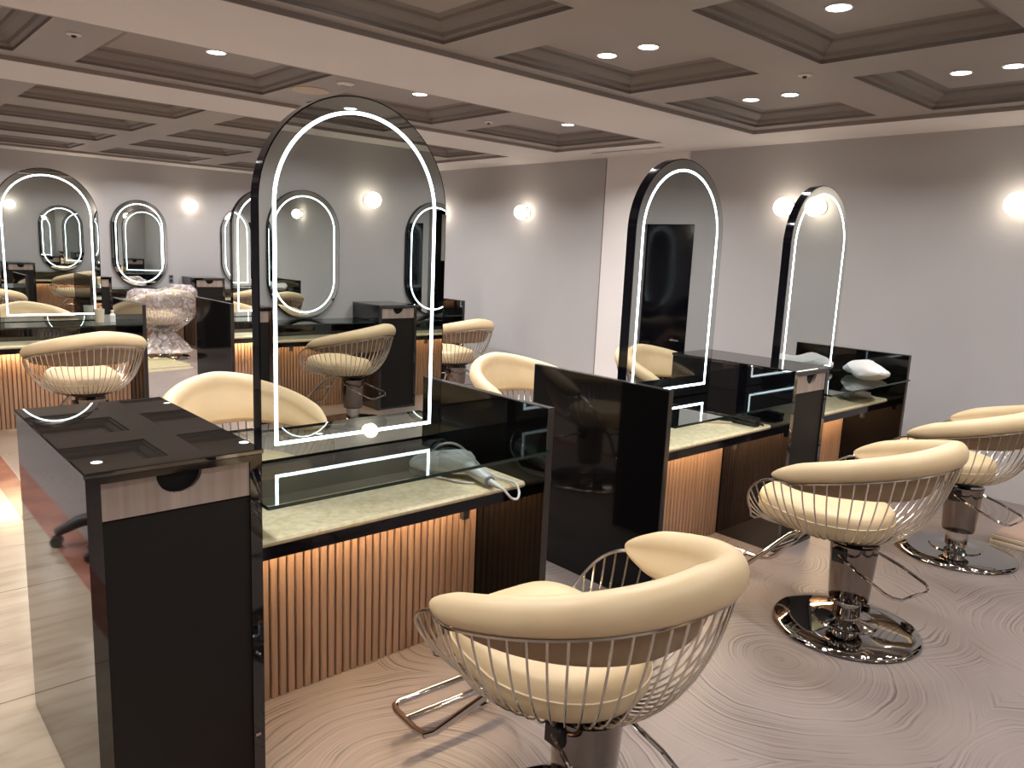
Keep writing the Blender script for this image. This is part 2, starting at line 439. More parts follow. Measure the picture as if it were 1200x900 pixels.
# ------------------------------------------------------------------ downlights
def make_downlight(label, loc, group, power=1.0):
    t = thing('downlight', label, 'ceiling light', loc, 0, group)
    b_ = MB(); b_.lathe([(.056, 0), (.056, -.004), (.048, -.006), (.046, -.002), (.046, 0)], 28); b_.build('trim_ring', 'soffit', t, smooth=True)
    b_ = MB(); b_.lathe([(.046, 0), (.046, -.003), (.02, -.004)], 28); b_.build('lens', 'lens', t, smooth=True)
    ld = bpy.data.lights.new('downlight_lamp', 'AREA'); ld.energy = SPOT_W * power; ld.color = (1.0, 0.965, 0.945)
    ld.shape = 'DISK'; ld.size = 0.10; ld.spread = math.radians(142)
    lo = bpy.data.objects.new('lamp', ld); C.objects.link(lo); lo.parent = t; lo.location = (0, 0, -.008)
    return t
DL = []
xn = {0: 'far left', 1: 'left', 2: 'first', 3: 'middle', 4: 'last'}
xphrase = {2: 'the first arched mirror', 3: 'the second arched mirror', 4: 'the third arched mirror'}
protos = {}
def downlight(label, x, y, group=None):
    power = 1.0 if y < 1 else 2.3 if y < 3 else 3.3
    if power not in protos:
        protos[power] = make_downlight(label, (x, y, Z2), group, power)
    else: dup(protos[power], (x, y, Z2), 0, label, group)
for ci, (xa, xb) in enumerate(CXS):
    xc = (xa + xb) / 2 + .04
    for yi, pair in enumerate([(-3.2, -2.94), (-2.0, -1.76), (-.85, -.61), (.335, .60)]):
        if yi == 1 and ci < 3: continue
        for k, y in enumerate(pair):
            if ci >= 3 and yi >= 2:
                side = 'nearer the end wall corner' if False else ('camera-side one' if k == 0 else 'far-side one')
                label = f'downlight, {side} of the {"right-hand" if yi == 2 else "left-hand"} pair, coffer {"beside" if ci == 4 else "one in from"} the end wall'
                downlight(label, xc, y, 'paired downlights of the near ceiling tray')
            else:
                downlight('round white downlight in a ceiling coffer out of view near the camera', xc, y, 'downlights out of view')
    for k, y in enumerate((1.98, 2.25)):
        if k == 1 and ci >= 2:
            downlight(f'round white downlight in the narrow middle tray, {"left of the near arch" if ci == 2 else "just right of the near arch" if ci == 3 else "closest to the end wall"}', xc + (0 if ci != 4 else .05), y, 'downlights of the narrow middle tray')
        else:
            downlight('round white downlight tucked behind the soffit edge of the narrow middle tray', xc, y, 'downlights behind the soffit edge')
    if ci in (2, 3):
        downlight(f'small distant round downlight in the far tray, {"upper left above the oval mirrors" if ci == 2 else "just left of the near arch"}', xc, 5.22, 'downlights of the far tray')
    else:
        downlight('round white downlight of the far tray hidden from view', xc, 5.22, 'downlights of the far tray out of view')
    if ci >= 2: downlight('added round white downlight of the far tray, unseen behind the near arch and soffit', xc, 4.04, 'added downlights of the far tray behind the near arch')  # added unseen row, brightens the wall behind the near arch
    downlight('round white downlight of the far tray hidden by its mouldings', xc, 7.5, 'downlights of the far tray by the back wall')

# ceiling devices
def device(name, label, cat, loc, prof_, m_, core=None):
    t = thing(name, label, cat, loc)
    b_ = MB(); b_.lathe(prof_, 28); b_.build('body', m_, t, smooth=True)
    if core:
        b_ = MB(); b_.lathe(core[0], 20); b_.build('core', core[1], t, smooth=True)
    return t
device('ceiling_speaker', 'large tan round speaker grille in the ceiling above the near arch', 'speaker', (1.80, 2.36, Z1), [(.115, 0), (.115, -.005), (.10, -.008), (.02, -.009)], 'speaker')
sd = thing('smoke_detector', 'pale ceiling detector with dark slot beside the tan speaker grille', 'smoke detector', (1.83, 1.99, Z1))
b_ = MB(); b_.lathe([(.052, 0), (.052, -.006), (.03, -.016), (.01, -.017)], 24); b_.build('body', 'soffit', sd, smooth=True)
b_ = MB(); b_.box(-.028, .028, -.008, .008, -.021, -.0165); b_.build('slot', 'brown', sd)
for lb, x, y in (('small dark-centred ceiling sensor on the middle tray at the far left', .445, 2.10), ('small dark-centred ceiling sensor between the two nearest pairs of downlights', 3.165, -.155), ('tiny ceiling sensor on the middle tray right of the near arch', 3.19, 2.30)):
    device('ceiling_sensor', lb, 'sensor', (x, y, Z1), [(.034, 0), (.034, -.005), (.026, -.008), (.015, -.009)], 'soffit', ([(.012, -.008), (.011, -.015), (.005, -.019)], 'black'))

# ------------------------------------------------------------------ wall lamps
def sconce(loc, nrm, label):
    t = thing('wall_lamp', label, 'wall lamp', loc, 0, 'globe wall lamps')
    ang = math.atan2(nrm[1], nrm[0])
    b_ = MB()
    seg = 24
    prof_ = [(.05, 0), (.05, .012), (.02, .016), (.02, .045)]
    rings = [[(d_, r_ * math.cos(2 * PI * k / seg), r_ * math.sin(2 * PI * k / seg)) for k in range(seg)] for r_, d_ in prof_]
    b_.loft(rings, True, caps=True)
    o = b_.build('backplate', 'chrome', t, smooth=True); o.rotation_euler.z = ang
    b_ = MB(); b_.ball((.095, 0, 0), .07, .07, .07); o = b_.build('globe_shade', 'sconce', t, smooth=True); o.rotation_euler.z = ang
    return t
sconce((XR, .874, 1.87), (-1, 0), 'glowing globe wall lamp half hidden behind the third arched mirror')
sconce((XR, -.67, 1.87), (-1, 0), 'glowing globe wall lamp at the right edge on the end wall')
sconce((XR, 3.815, 1.855), (-1, 0), 'glowing globe wall lamp on the end wall between near arch and second arch')
sconce((XR, 5.25, 1.855), (-1, 0), 'glowing globe wall lamp on the end wall peeking past the near arch edge')
for x, lb in ((3.2, 'glowing globe wall lamp on the far wall above the drawer box'), (1.85, 'glowing globe wall lamp on the far wall left of the oval mirror'), (4.55, 'glowing globe wall lamp on the far wall near the end wall corner')):
    sconce((x, YB, 1.86), (0, -1), lb)
for x, lb in ((3.22, 'glowing globe wall lamp between two oval mirrors, seen reflected in the near arch'), (1.86, 'glowing globe wall lamp on the wall behind the camera, left of its middle oval mirror'), (.4, 'glowing globe wall lamp at the left of the wall behind the camera')):
    sconce((x, YF, 1.85), (0, 1), lb)

# ------------------------------------------------------------------ styling counter (one side)
def make_counter(wd, depth, label, loc, rz, panel_ext=True, group='styling counters with marble worktops'):
    t = thing('styling_counter', label, 'salon counter', loc, rz, group)
    a = wd / 2
    b_ = MB(); b_.box(-a, a, -.030, -.002, .588, .776); b_.build('back_panel', 'gloss', t)
    # fluted panel: slats in front of a dark backing
    b_ = MB(); b_.box(-a, a, -.022, -.002, .0, .588, 1)
    n_ = max(2, round(wd / .0285)); p_ = wd / n_
    for k in range(n_):
        x0 = -a + k * p_ + .0022; x1 = x0 + p_ - .0044
        b_.prism([(x0, -.022), (x0, -.030), (x0 + .003, -.034), (x1 - .003, -.034), (x1, -.030), (x1, -.022)], 'z', .0, .588)
    b_.build('fluted_panel', ['flute', 'groove'], t)
    fr = -(depth - .12)
    b_ = MB()
    pr = [(-.031, .626), (fr + .006, .626), (fr, .632), (fr - .002, .639), (fr + .003, .646), (fr + .010, .648), (-.031, .648)]
    b_.prism(pr, 'x', -a, a); b_.build('worktop', 'marble', t)
    b_ = MB(); b_.box(-a, a, fr + .006, fr + .026, .588, .626); b_.build('apron', 'frame', t)
    b_ = MB(); b_.box(-a, a, fr + .026, -.035, .612, .626); b_.build('underside', 'matte', t)
    b_ = MB(); b_.box(-a + .01, a - .01, -.082, -.066, .604, .612); b_.build('light_strip', 'warm', t)
    b_ = MB(); b_.box(a - .25, a - .225, fr + .03, fr + .05, .548, .600); b_.build('bracket', 'black', t)
    b_ = MB()
    y0, y1, z0, z1 = -depth, -.001, .777, .787
    vs = [(x, y, z) for z in (z0, z1) for y in (y0, y1) for x in (-a, a)]
    b_.add(vs, [(0, 2, 3, 1), (4, 5, 7, 6)], 0); b_.add(vs, [(0, 1, 5, 4), (2, 6, 7, 3), (0, 4, 6, 2), (1, 3, 7, 5)], 1)
    b_.build('glass_shelf', ['glass', 'glassedge'], t)
    return t

def arch_path(x0, x1, z0, zt, inset=0.0, seg=40, bottom='flat'):
    x0 += inset; x1 -= inset; zb = z0 + inset; r_ = (x1 - x0) / 2; cx = (x0 + x1) / 2
    zt -= inset
    pts = []
    if bottom == 'flat': pts += [(x0, zb), (x1, zb)]
    else:
        for k in range(seg + 1):
            a = PI + PI * k / seg; pts.append((cx + r_ * math.cos(a), zb + r_ + r_ * math.sin(a)))
    for k in range(seg + 1):
        a = PI * k / seg; pts.append((cx + r_ * math.cos(a), zt - r_ + r_ * math.sin(a)))
    return pts

def strip(b_, outer, inner, ya, yb):
    n = len(outer)
    rings = [[(o_[0], ya, o_[1]), (o_[0], yb, o_[1]), (i_[0], yb, i_[1]), (i_[0], ya, i_[1])] for o_, i_ in zip(outer, inner)]
    b_.loft(rings, True, loop=True)

def make_mirror(name, label, cat, loc, rz, wd, z0, zt, th, two, bottom, group):
    t = thing(name, label, cat, loc, rz, group)
    a = wd / 2; y0, y1 = (-th / 2, th / 2) if two else (-th, 0)
    b_ = MB(); b_.prism(arch_path(-a, a, z0, zt, 0, bottom=bottom), 'y', y0, y1); b_.build('frame', 'frame', t, smooth=True)
    faces = [(y0 - .0016, y0)] + ([(y1, y1 + .0016)] if two else [])
    for k, (p, q) in enumerate(faces):
        b_ = MB(); b_.prism(arch_path(-a, a, z0, zt, .004, bottom=bottom), 'y', p, q); b_.build('mirror_glass', 'mirror', t)
        b_ = MB()
        p2, q2 = (p - .0015, p) if k == 0 else (q, q + .0015)
        strip(b_, arch_path(-a, a, z0, zt, .0455, bottom=bottom), arch_path(-a, a, z0, zt, .0555, bottom=bottom), p2, q2)
        b_.build('light_strip', 'led', t)
    return t

def make_cabinet(label, x0, x1, y0, y1, loc_y=0, group='black drawer cabinets', both=True, rz=0):
    cx = (x0 + x1) / 2; wd = x1 - x0; a = wd / 2; d0, d1 = y0, y1
    t = thing('drawer_cabinet', label, 'cabinet', (cx, loc_y, 0), rz, group)
    H = .922
    b_ = MB()
    b_.box(-a, a, d0 + .022, d1 - .022, .0, H)                              # carcass core
    for s_, (p, q) in enumerate([(d0, d0 + .022), (d1 - .022, d1)]):
        b_.box(-a, -a + .030, p, q, 0, H); b_.box(a - .030, a, p, q, 0, H); b_.box(-a + .030, a - .030, p, q, .906, H); b_.box(-a + .030, a - .030, p, q, 0, .02)
    b_.build('body', 'gloss', t)
    sides = [(d0, 1)] + ([(d1, -1)] if both else [])
    for yf, s_ in sides:
        q = lambda u: yf + s_ * u
        b_ = MB(); b_.box(-a + .030, a - .030, min(q(.006), q(.022)), max(q(.006), q(.022)), .02, .814); b_.build('door', 'matte', t)
        # drawer front with a half-round finger notch
        r_ = .052; zt = .906; zb = .818
        out = [(-a + .031, zb), (a - .031, zb), (a - .031, zt)]
        for k in range(17):
            an = -PI * k / 16
            out.append((r_ * math.cos(an), zt + r_ * math.sin(an) * .98 - .0))
        out.append((-a + .031, zt))
        b_ = MB(); b_.prism(out, 'y', q(.004), q(.020))
        dr = b_.build('drawer', 'drawer', t)
        b_ = MB(); b_.box(-r_ - .004, r_ + .004, min(q(.0202), q(.0215)), max(q(.0202), q(.0215)), zt - .06, zt); b_.build('finger_recess', 'void', dr)
    b_ = MB(); b_.box(-a - .004, a + .004, d0 - .006, (d1 + .006 if both else d1), H, H + .014, bev=.003); b_.build('glass_top', 'topglass', t)
    if wd > .35:
        b_ = MB(); b_.box(a - .026, a - .012, d0 - .002, d0 + .002, .148, .156); b_.build('hinge', 'chrome', t)
    return t

def make_divider(label, x0, x1, y0, y1, loc_y, group='glossy black divider panels'):
    cx = (x0 + x1) / 2; a = (x1 - x0) / 2
    t = thing('divider_panel', label, 'divider', (cx, loc_y, 0), 0, group)
    b_ = MB(); b_.box(-a, a, y0 + .004, y1 - .004, 0, .928); b_.build('panel', 'panel', t)
    for p, q in ((y0, y0 + .004), (y1 - .004, y1)):
        b_ = MB(); b_.box(-a, a, p, q, 0, .928); b_.build('edge_band', 'edge', t)
    b_ = MB(); b_.box(-a, a, y0, y1, .928, .9315); b_.build('top_band', 'edge', t)
    return t

XM = [(.3976, 1.0721), (2.099, 2.771), (3.443, 4.131)]
XST = [(.2445, 1.2526), (1.958, 2.940), (3.309, 4.339)]
ordn = ['first', 'second', 'third']
for row, Y in ((0, 0.0), (1, 4.37)):
    rowp = 'near row' if row == 0 else 'second row'
    make_cabinet(('big black drawer cabinet in the left foreground' if row == 0 else 'black drawer cabinet at the left end of the second row, out of frame'), -.1592, .2395, -.387, .380, Y)
    make_cabinet(('narrow black drawer cabinet between the second and third arched mirrors of the near row' if row == 0 else 'narrow black drawer cabinet between the second and third arched mirrors of the second row'), 2.945, 3.304, -.387, .380, Y)
    dl = [('divider panel ending the nearest counter, beside the white hair dryer', 'divider panel ending the second row counter at the far left'),
          ('large divider panel facing us in the middle, left of the second arched mirror', 'divider panel left of the near arch beside the wrapped chair'),
          ('divider panel at the end of the near row behind the white towel', 'divider panel at the far end of the second row, past the near arch')]
    for k, (x0, x1) in enumerate([(1.2536, 1.280), (1.9307, 1.957), (4.340, 4.367)]):
        make_divider(('glossy black ' + dl[k][row]), x0, x1, -.390, .390, Y)
    for k in range(3):
        x0, x1 = XST[k]
        for side in (0, 1):
            if row == 0 and side == 0:
                lb = ['cream marble counter with fluted wood front in the left foreground', 'cream marble counter with fluted wood front under the second arched mirror', 'cream marble counter at the end of the near row under the white towel'][k]
            elif row == 1 and side == 0:
                lb = ['cream marble counter with glowing fluted front at the far left under the second row arch', 'cream marble counter of the second row partly hidden by the near arch', 'cream marble counter at the far end of the second row behind the near arch'][k]
            else: lb = f'cream marble counter on the hidden back side of the {rowp}, {ordn[k]} station'
            make_counter(x1 - x0, .41, lb, ((x0 + x1) / 2, Y, 0), PI * side)
        mx0, mx1 = XM[k]
        lb = [['tall arched mirror with white light strip, nearest and largest', 'arched light strip mirror in the middle, reflecting a dark door', 'arched light strip mirror at the right, last of the near row'],
              ['arched light strip mirror at the far left edge, second row', 'arched light strip mirror half hidden left of the near arch, second row', 'arched light strip mirror hidden behind the near arch, last of the second row']][row][k]
        make_mirror('arched_mirror', lb, 'mirror', ((mx0 + mx1) / 2, Y, 0), 0, mx1 - mx0, .788, 1.898, .046, True, 'flat', 'arched mirrors with light strips')

# wall stations: far wall and the wall behind the camera
WSX = [1.20, 2.58, 3.96]
for far in (1, 0):
    yw = YB if far else YF
    rz = 0 if far else PI
    wp = 'far wall' if far else 'wall behind the camera'
    for k, x in enumerate(WSX):
        make_counter(.955, .41, f'cream marble wall counter on the {wp}, {["left", "middle", "right"][k]} one under its oval mirror', (x, yw, 0), rz, group='wall counters')
        make_mirror('oval_mirror', [f'capsule-shaped wall mirror with light strip on the {wp}, ' + s_ for s_ in ('left one', 'middle one', 'right one')][k], 'mirror', (x - (.03 if far else 0), yw, 0), rz, .66, .800, 1.885, .035, False, 'round', 'capsule-shaped wall mirrors')
    for k, x in enumerate([.51, 1.89, 3.27, 4.65]):
        sgn = -1 if far else 1
        make_cabinet(f'black drawer box against the {wp}, {["leftmost", "second from left", "third from left", "rightmost"][k]}', x - .20, x + .20, -.45, -.003, yw, 'black drawer boxes at the walls', both=False, rz=rz)
ol = thing('wall_outlet', 'small dark wall outlet right of the far oval mirror', 'outlet', (2.93, YB, .90))
b_ = MB(); b_.box(-.028, .028, -.010, 0, -.05, .05, bev=.003); b_.build('plate', 'grey', ol)
for z in (-.024, .024):
    b_ = MB(); b_.box(-.015, .015, -.012, -.010, z - .014, z + .014); b_.build('socket', 'black', ol)

# ------------------------------------------------------------------ salon chair
def make_chair(label, loc, rz):
    t = thing('styling_chair', label, 'chair', loc, rz, 'tan salon chairs')
    A, Cc, D, HB, HT, K = .338, .403, .101, .791, .646, 1.49
    PH = math.radians(105)
    def roll(u):
        ph = u * PH
        return Vector((A * math.sin(ph), D - Cc * math.cos(ph), HB + (HT - HB) * abs(u) ** K))
    # upholstery: rolled top edge with a pad hanging inside, tapering to the arm tips
    rings = []; nu = 64
    for i in range(nu + 1):
        u = -1 + 2 * i / nu; au = abs(u)
        p = roll(u); tn = (roll(min(1, u + .01)) - roll(max(-1, u - .01))); tn.z = 0; tn.normalize()
        nrm = Vector((tn.y, -tn.x, 0))                  # outward
        e = max(0.0, 1 - au); tp = min(1.0, (e / .16)) ** .5 if e > 0 else 0.0
        tp = max(tp, .12)
        rw = (.044 - .010 * au) * tp; rh = (.054 - .014 * au) * tp       # half thickness of the roll
        hp = (.125 * (1 - au ** 1.5) + .004)
        pt = .016 * tp
        q = lambda o_, z_: tuple(p + nrm * o_ + Vector((0, 0, z_)))
        prof_ = []
        for k in range(11):                              # over the top from inside to outside
            a = PI - PI * k / 10 * 1.28 + .0
            prof_.append(q(rw * math.cos(a), rh * math.sin(a)))
        io = -.045 * (1 - au)                           # the pad leans inward with depth
        prof_.append(q(-.1 * rw, -rh * .98)); prof_.append(q(-.4 * rw, -rh - .05 * hp))
        prof_.append(q(-.45 * rw + io * .4, -rh - .35 * hp)); prof_.append(q(-.45 * rw + io * .9, -rh - .85 * hp)); prof_.append(q(-.45 * rw - pt + io, -rh - hp - .003))
        prof_.append(q(-.45 * rw - 2 * pt + io, -rh - .85 * hp)); prof_.append(q(-.6 * rw - 2 * pt + io * .5, -rh - .35 * hp)); prof_.append(q(-rw * .99, -rh * .35))
        rings.append(prof_)
    b_ = MB(); b_.loft(rings, True, caps=True)
    o = b_.build('backrest', ['leather', 'pad_back'], t, smooth=True)
    for pi, pl in enumerate(o.data.polygons):             # darker brown on the outer face of the pad
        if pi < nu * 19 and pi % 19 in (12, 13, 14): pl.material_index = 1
    md = o.modifiers.new('smooth', 'SUBSURF'); md.levels = 1; md.render_levels = 1
    for pl in o.data.polygons: pl.use_smooth = True
    # seat cushion
    def outline(g):
        pts = []
        n_ = 56
        for k in range(n_):
            a = 2 * PI * k / n_; c_, s_ = math.cos(a), math.sin(a)
            ex = .48 if s_ > 0 else .92
            x = (.205 + .012 * (1 - abs(s_))) * math.copysign(abs(c_) ** ex, c_); y = (.255 if s_ > 0 else .24) * math.copysign(abs(s_) ** ex, s_)
            pts.append((x * g, y * g + .115))
        return pts
    rings = []
    for g, z in ((.80, .408), (.95, .412), (1.0, .432), (1.0, .458), (1.0, .480), (.975, .500), (.92, .513), (.75, .522), (.45, .528), (.12, .530)):
        rings.append([(x, y, z + .018 * max(0, y - .1) / .2) for x, y in outline(g)])
    b_ = MB(); b_.loft(rings, True, caps=True); seat = b_.build('seat_cushion', 'leather', t, smooth=True)
    b_ = MB(); b_.tube([(x * 1.006, (y - .115) * 1.006 + .115, .466 + .018 * max(0, y - .1) / .2) for x, y in outline(1.0)], .0032, 6, loop=True); b_.build('piping', 'piping', seat, smooth=True)
    # wire basket
    b_ = MB()
    def rimpt(v):                                        # |v|<=1 along the roll, beyond it down to the seat front
        if abs(v) <= 1:
            au = abs(v); p = roll(v); tn = roll(min(1, v + .01)) - roll(max(-1, v - .01)); tn.z = 0; tn.normalize()
            k_ = min(1, (1 - au) / .15); return p + Vector((tn.y, -tn.x, 0)) * (.020 * k_) - Vector((0, 0, .018 + .026 * k_ * (1 - .3 * au))) 
        s_ = math.copysign(1, v); f = min(1, (abs(v) - 1) / .34)
        p0 = roll(s_) - Vector((0, 0, .018)); p2 = Vector((s_ * .232, .335, .445)); p1 = Vector((s_ * .330, .335, .58))
        return p0 * (1 - f) ** 2 + p1 * 2 * f * (1 - f) + p2 * f * f
    vs_ = [-1.34 + 2.68 * k / 45 for k in range(46)]
    def bz(a, b1, c1, d1, n_):
        out = []
        for k in range(n_ + 1):
            f = k / n_; out.append(a * (1 - f) ** 3 + b1 * 3 * f * (1 - f) ** 2 + c1 * 3 * f * f * (1 - f) + d1 * f ** 3)
        return out
    for v in vs_:
        p = rimpt(v); ctr = Vector((0, .07, 0)); dr = Vector((p.x, p.y - .07, 0))
        low = ctr + dr * .30; low.z = .395
        c1_ = ctr + dr * .92; c1_.z = p.z * .50 + .40 * .50
        c2_ = ctr + dr * .72; c2_.z = .385
        b_.tube(bz(p, c1_, c2_, low, 12), .0030, 5)
    b_.build('wire_basket', 'wire', t, smooth=True)
    b_ = MB(); b_.tube([rimpt(-1.34 + 2.68 * k / 90) for k in range(91)], .0045, 6)
    b_.tube([(-.232, .335, .445), (-.222, .340, .420), (-.19, .338, .404), (-.1, .338, .398), (.1, .338, .398), (.19, .338, .404), (.222, .340, .420), (.232, .335, .445)], .0045, 6)
    b_.build('basket_rim', 'wire', t, smooth=True)
    b_ = MB(); b_.lathe([(.115, .385), (.125, .392), (.125, .402), (.115, .408)], 28, 0, .03); b_.lathe([(.03, .34), (.03, .392)], 16, 0, .0); b_.build('seat_plate', 'black', t, smooth=True)
    # pedestal
    b_ = MB(); b_.lathe([(.070, .135), (.074, .130), (.077, .140), (.090, .352), (.092, .366), (.086, .370), (.070, .366), (.03, .362)], 40); b_.build('column_cover', 'smoke', t, smooth=True)
    b_ = MB(); b_.lathe([(.052, .034), (.052, .145)], 32); b_.build('post', 'chrome', t, smooth=True)
    b_ = MB(); b_.lathe([(.280, 0), (.284, .006), (.282, .015), (.270, .024), (.200, .031), (.124, .035), (.120, .041), (.110, .043), (.06, .045), (.052, .052)], 64); b_.build('base_disc', 'darkchrome', t, smooth=True)
    # pump lever: a wire loop reaching behind
    b_ = MB(); b_.tube([(-.088, .02, .335), (-.105, .005, .330), (-.125, -.08, .300), (-.150, -.20, .262), (-.140, -.225, .252), (-.105, -.245, .245), (.06, -.262, .240), (.095, -.255, .245), (.110, -.235, .252), (.118, -.14, .285), (.105, .0, .330), (.088, .02, .335)], .0062, 8); b_.build('pump_lever', 'chrome', t, smooth=True)
    b_ = MB(); b_.box(-.104, -.082, -.015, .04, .30, .355, bev=.004); b_.build('lever_clamp', 'black', t)
    # footrest: flat tube loop with middle bar, carried by two struts under the seat
    b_ = MB()
    fz = .085
    lp = [(.165, .455, fz + .02), (.160, .52, fz), (.158, .625, fz), (.150, .650, fz), (.130, .662, fz), (-.130, .662, fz), (-.150, .650, fz), (-.158, .625, fz), (-.160, .52, fz), (-.165, .455, fz + .02)]
    b_.tube(lp, .011, 10); b_.tube([(-.158, .575, fz), (.158, .575, fz)], .011, 10)
    b_.build('footrest', 'chrome', t, smooth=True)
    b_ = MB()
    for s_ in (-1, 1):
        b_.tube([(s_ * .165, .455, fz + .02), (s_ * .155, .42, fz + .045), (s_ * .075, .24, .335), (s_ * .06, .19, .372), (s_ * .05, .10, .388)], .0105, 10)
    b_.tube([(-.10, .30, .258), (.10, .30, .258)], .008, 8)
    b_.build('footrest_strut', 'chrome', t, smooth=True)
    return t
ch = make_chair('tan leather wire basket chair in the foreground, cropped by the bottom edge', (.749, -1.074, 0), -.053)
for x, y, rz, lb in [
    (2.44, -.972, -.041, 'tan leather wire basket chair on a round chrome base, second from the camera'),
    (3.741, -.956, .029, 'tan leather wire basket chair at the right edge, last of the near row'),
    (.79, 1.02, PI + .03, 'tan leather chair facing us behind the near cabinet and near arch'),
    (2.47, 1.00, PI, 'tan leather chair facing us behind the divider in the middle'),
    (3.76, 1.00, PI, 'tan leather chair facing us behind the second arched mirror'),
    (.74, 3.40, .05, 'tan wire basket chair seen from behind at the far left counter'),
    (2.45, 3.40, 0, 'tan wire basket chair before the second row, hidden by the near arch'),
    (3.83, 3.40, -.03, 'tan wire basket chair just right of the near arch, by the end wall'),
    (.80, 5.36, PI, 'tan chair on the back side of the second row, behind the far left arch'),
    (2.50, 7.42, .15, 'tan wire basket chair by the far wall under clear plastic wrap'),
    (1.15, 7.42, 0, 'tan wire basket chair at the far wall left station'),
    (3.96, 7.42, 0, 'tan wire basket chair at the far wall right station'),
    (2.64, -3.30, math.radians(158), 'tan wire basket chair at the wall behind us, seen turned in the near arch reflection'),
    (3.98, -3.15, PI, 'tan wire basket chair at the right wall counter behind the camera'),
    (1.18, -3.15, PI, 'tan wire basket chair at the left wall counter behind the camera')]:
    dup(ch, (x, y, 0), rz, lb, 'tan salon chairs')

# plastic wrap over the far chair
b_ = MB(); rings = []
for (r_, z) in ((.12, .845), (.30, .85), (.375, .80), (.39, .70), (.36, .55), (.30, .45), (.18, .36), (.13, .31), (.16, .26), (.26, .17), (.31, .09)):
    rings.append([])
    for k in range(72):
        a = 2 * PI * k / 72
        j = 1 + .035 * math.sin(9 * a + z * 11) + .02 * math.sin(23 * a + z * 5) + random.uniform(-.012, .012)
        rings[-1].append((r_ * j * math.cos(a), r_ * j * math.sin(a), z + random.uniform(-.008, .008) + .03 * math.sin(a + 1.2) * (z > .7) - .05 * (z > .7) * (math.sin(a) > .5)))
b_.loft(rings, True)
o = b_.build('plastic_cover', 'wrap', None, (2.50, 7.42, 0), 0, smooth=True)
tag(o, 'crinkled clear plastic wrap tied over the far chair', 'plastic wrap')

# ------------------------------------------------------------------ objects on the counters
# white hair dryer on the nearest worktop
hd = thing('hair_dryer', 'white hair dryer lying on the nearest marble counter under the glass shelf', 'hair dryer', (1.07, -.13, .648))
def along(pts, rads, seg=20):
    q = MB(); q.tube(pts, rads, seg); return q
along([(-.105, .105, .055), (-.075, .085, .055), (-.02, .05, .056), (.03, .015, .058), (.055, -.005, .056), (.068, -.016, .054)], [.024, .034, .040, .042, .036, .018]).build('barrel', 'white', hd, smooth=True)
along([(-.155, .137, .053), (-.135, .124, .054), (-.105, .105, .055)], [.030, .018, .024]).build('nozzle', 'white', hd, smooth=True)
along([(.034, .01, .050), (.036, -.045, .040), (.034, -.10, .030), (.030, -.145, .024)], [.024, .024, .022, .018]).build('handle', 'white', hd, smooth=True)
along([(.030, -.142, .024), (.029, -.150, .023)], [.0190, .0188]).build('collar', 'grey', hd, smooth=True)
along([(.029, -.150, .023), (.028, -.18, .020), (.027, -.205, .017)], [.012, .009, .006]).build('strain_relief', 'white', hd, smooth=True)
cp = [(.027, -.205, .017), (.028, -.225, .012), (.045, -.240, -.012), (.075, -.238, -.022), (.105, -.215, -.010), (.118, -.180, .010), (.120, -.13, .010), (.112, -.07, .012), (.100, -.02, .030), (.085, .03, .065), (.055, .06, .10), (.015, .075, .112), (-.03, .085, .10), (-.06, .09, .05), (-.07, .075, .008), (-.05, .02, .006), (-.02, -.06, .006), (.01, -.09, .006)]
P = [Vector(p) for p in cp]; out = []
for i in range(len(P) - 1):
    p0 = P[max(0, i - 1)]; p1 = P[i]; p2 = P[i + 1]; p3 = P[min(len(P) - 1, i + 2)]
    for k in range(6):
        f = k / 6; out.append(.5 * ((2 * p1) + (p2 - p0) * f + (2 * p0 - 5 * p1 + 4 * p2 - p3) * f * f + (3 * p1 - p0 - 3 * p2 + p3) * f ** 3))
out.append(P[-1])
q = MB(); q.tube(out, .0042, 8); q.build('power_cord', 'cord', hd, smooth=True)

# black straightener and comb on the second worktop
hs = thing('hair_straightener', 'black hair straightener on the second counter beside the cabinet', 'hair straightener', (2.83, -.15, .648))
q = MB(); q.box(-.022, .022, -.13, .11, .002, .022, bev=.004); q.build('lower_arm', 'black', hs)
q = MB(); q.prism([(-.13, .024), (.11, .034), (.11, .054), (-.13, .044)], 'x', -.022, .022); q.build('upper_arm', 'black', hs)
q = MB(); q.tube([(0, .11, .03), (.03, .135, .02), (.05, .10, .008), (.06, .02, .006), (.075, -.09, .006), (.05, -.13, .006)], .005, 8); q.build('power_cord', 'black', hs, smooth=True)
cb = thing('comb', 'beige comb lying on the second marble counter', 'comb', (2.72, -.10, .648), .9)
q = MB(); q.box(-.012, .0, -.09, .09, .0, .012, bev=.002); q.build('spine', 'skin', cb)
q = MB()
for k in range(24): q.box(.0, .022, -.085 + k * .0073, -.085 + k * .0073 + .004, .003, .008)
q.build('teeth', 'skin', cb)
# towel on the third shelf
q = MB(); rings = []
for i in range(15):
    u = -1 + 2 * i / 14; sx = .19 * u; k_ = math.sqrt(max(0.03, 1 - abs(u) ** 2.6))
    ring = []
    for k in range(20):
        a = 2 * PI * k / 20
        j = 1 + .07 * math.sin(3 * a + 4 * u) + .05 * math.sin(5 * a - 7 * u)
        ring.append((sx, .10 * k_ * math.cos(a) * j, max(.0, .044 + .050 * k_ * math.sin(a) * j + .010 * math.sin(5 * u))))
    rings.append(ring)
q.loft(rings, True, caps=True)
o = q.build('towel', 'towel', None, (4.135, -.225, .7875), 0.85, smooth=True); tag(o, 'rolled white towel on the glass shelf at the end of the near row', 'towel')
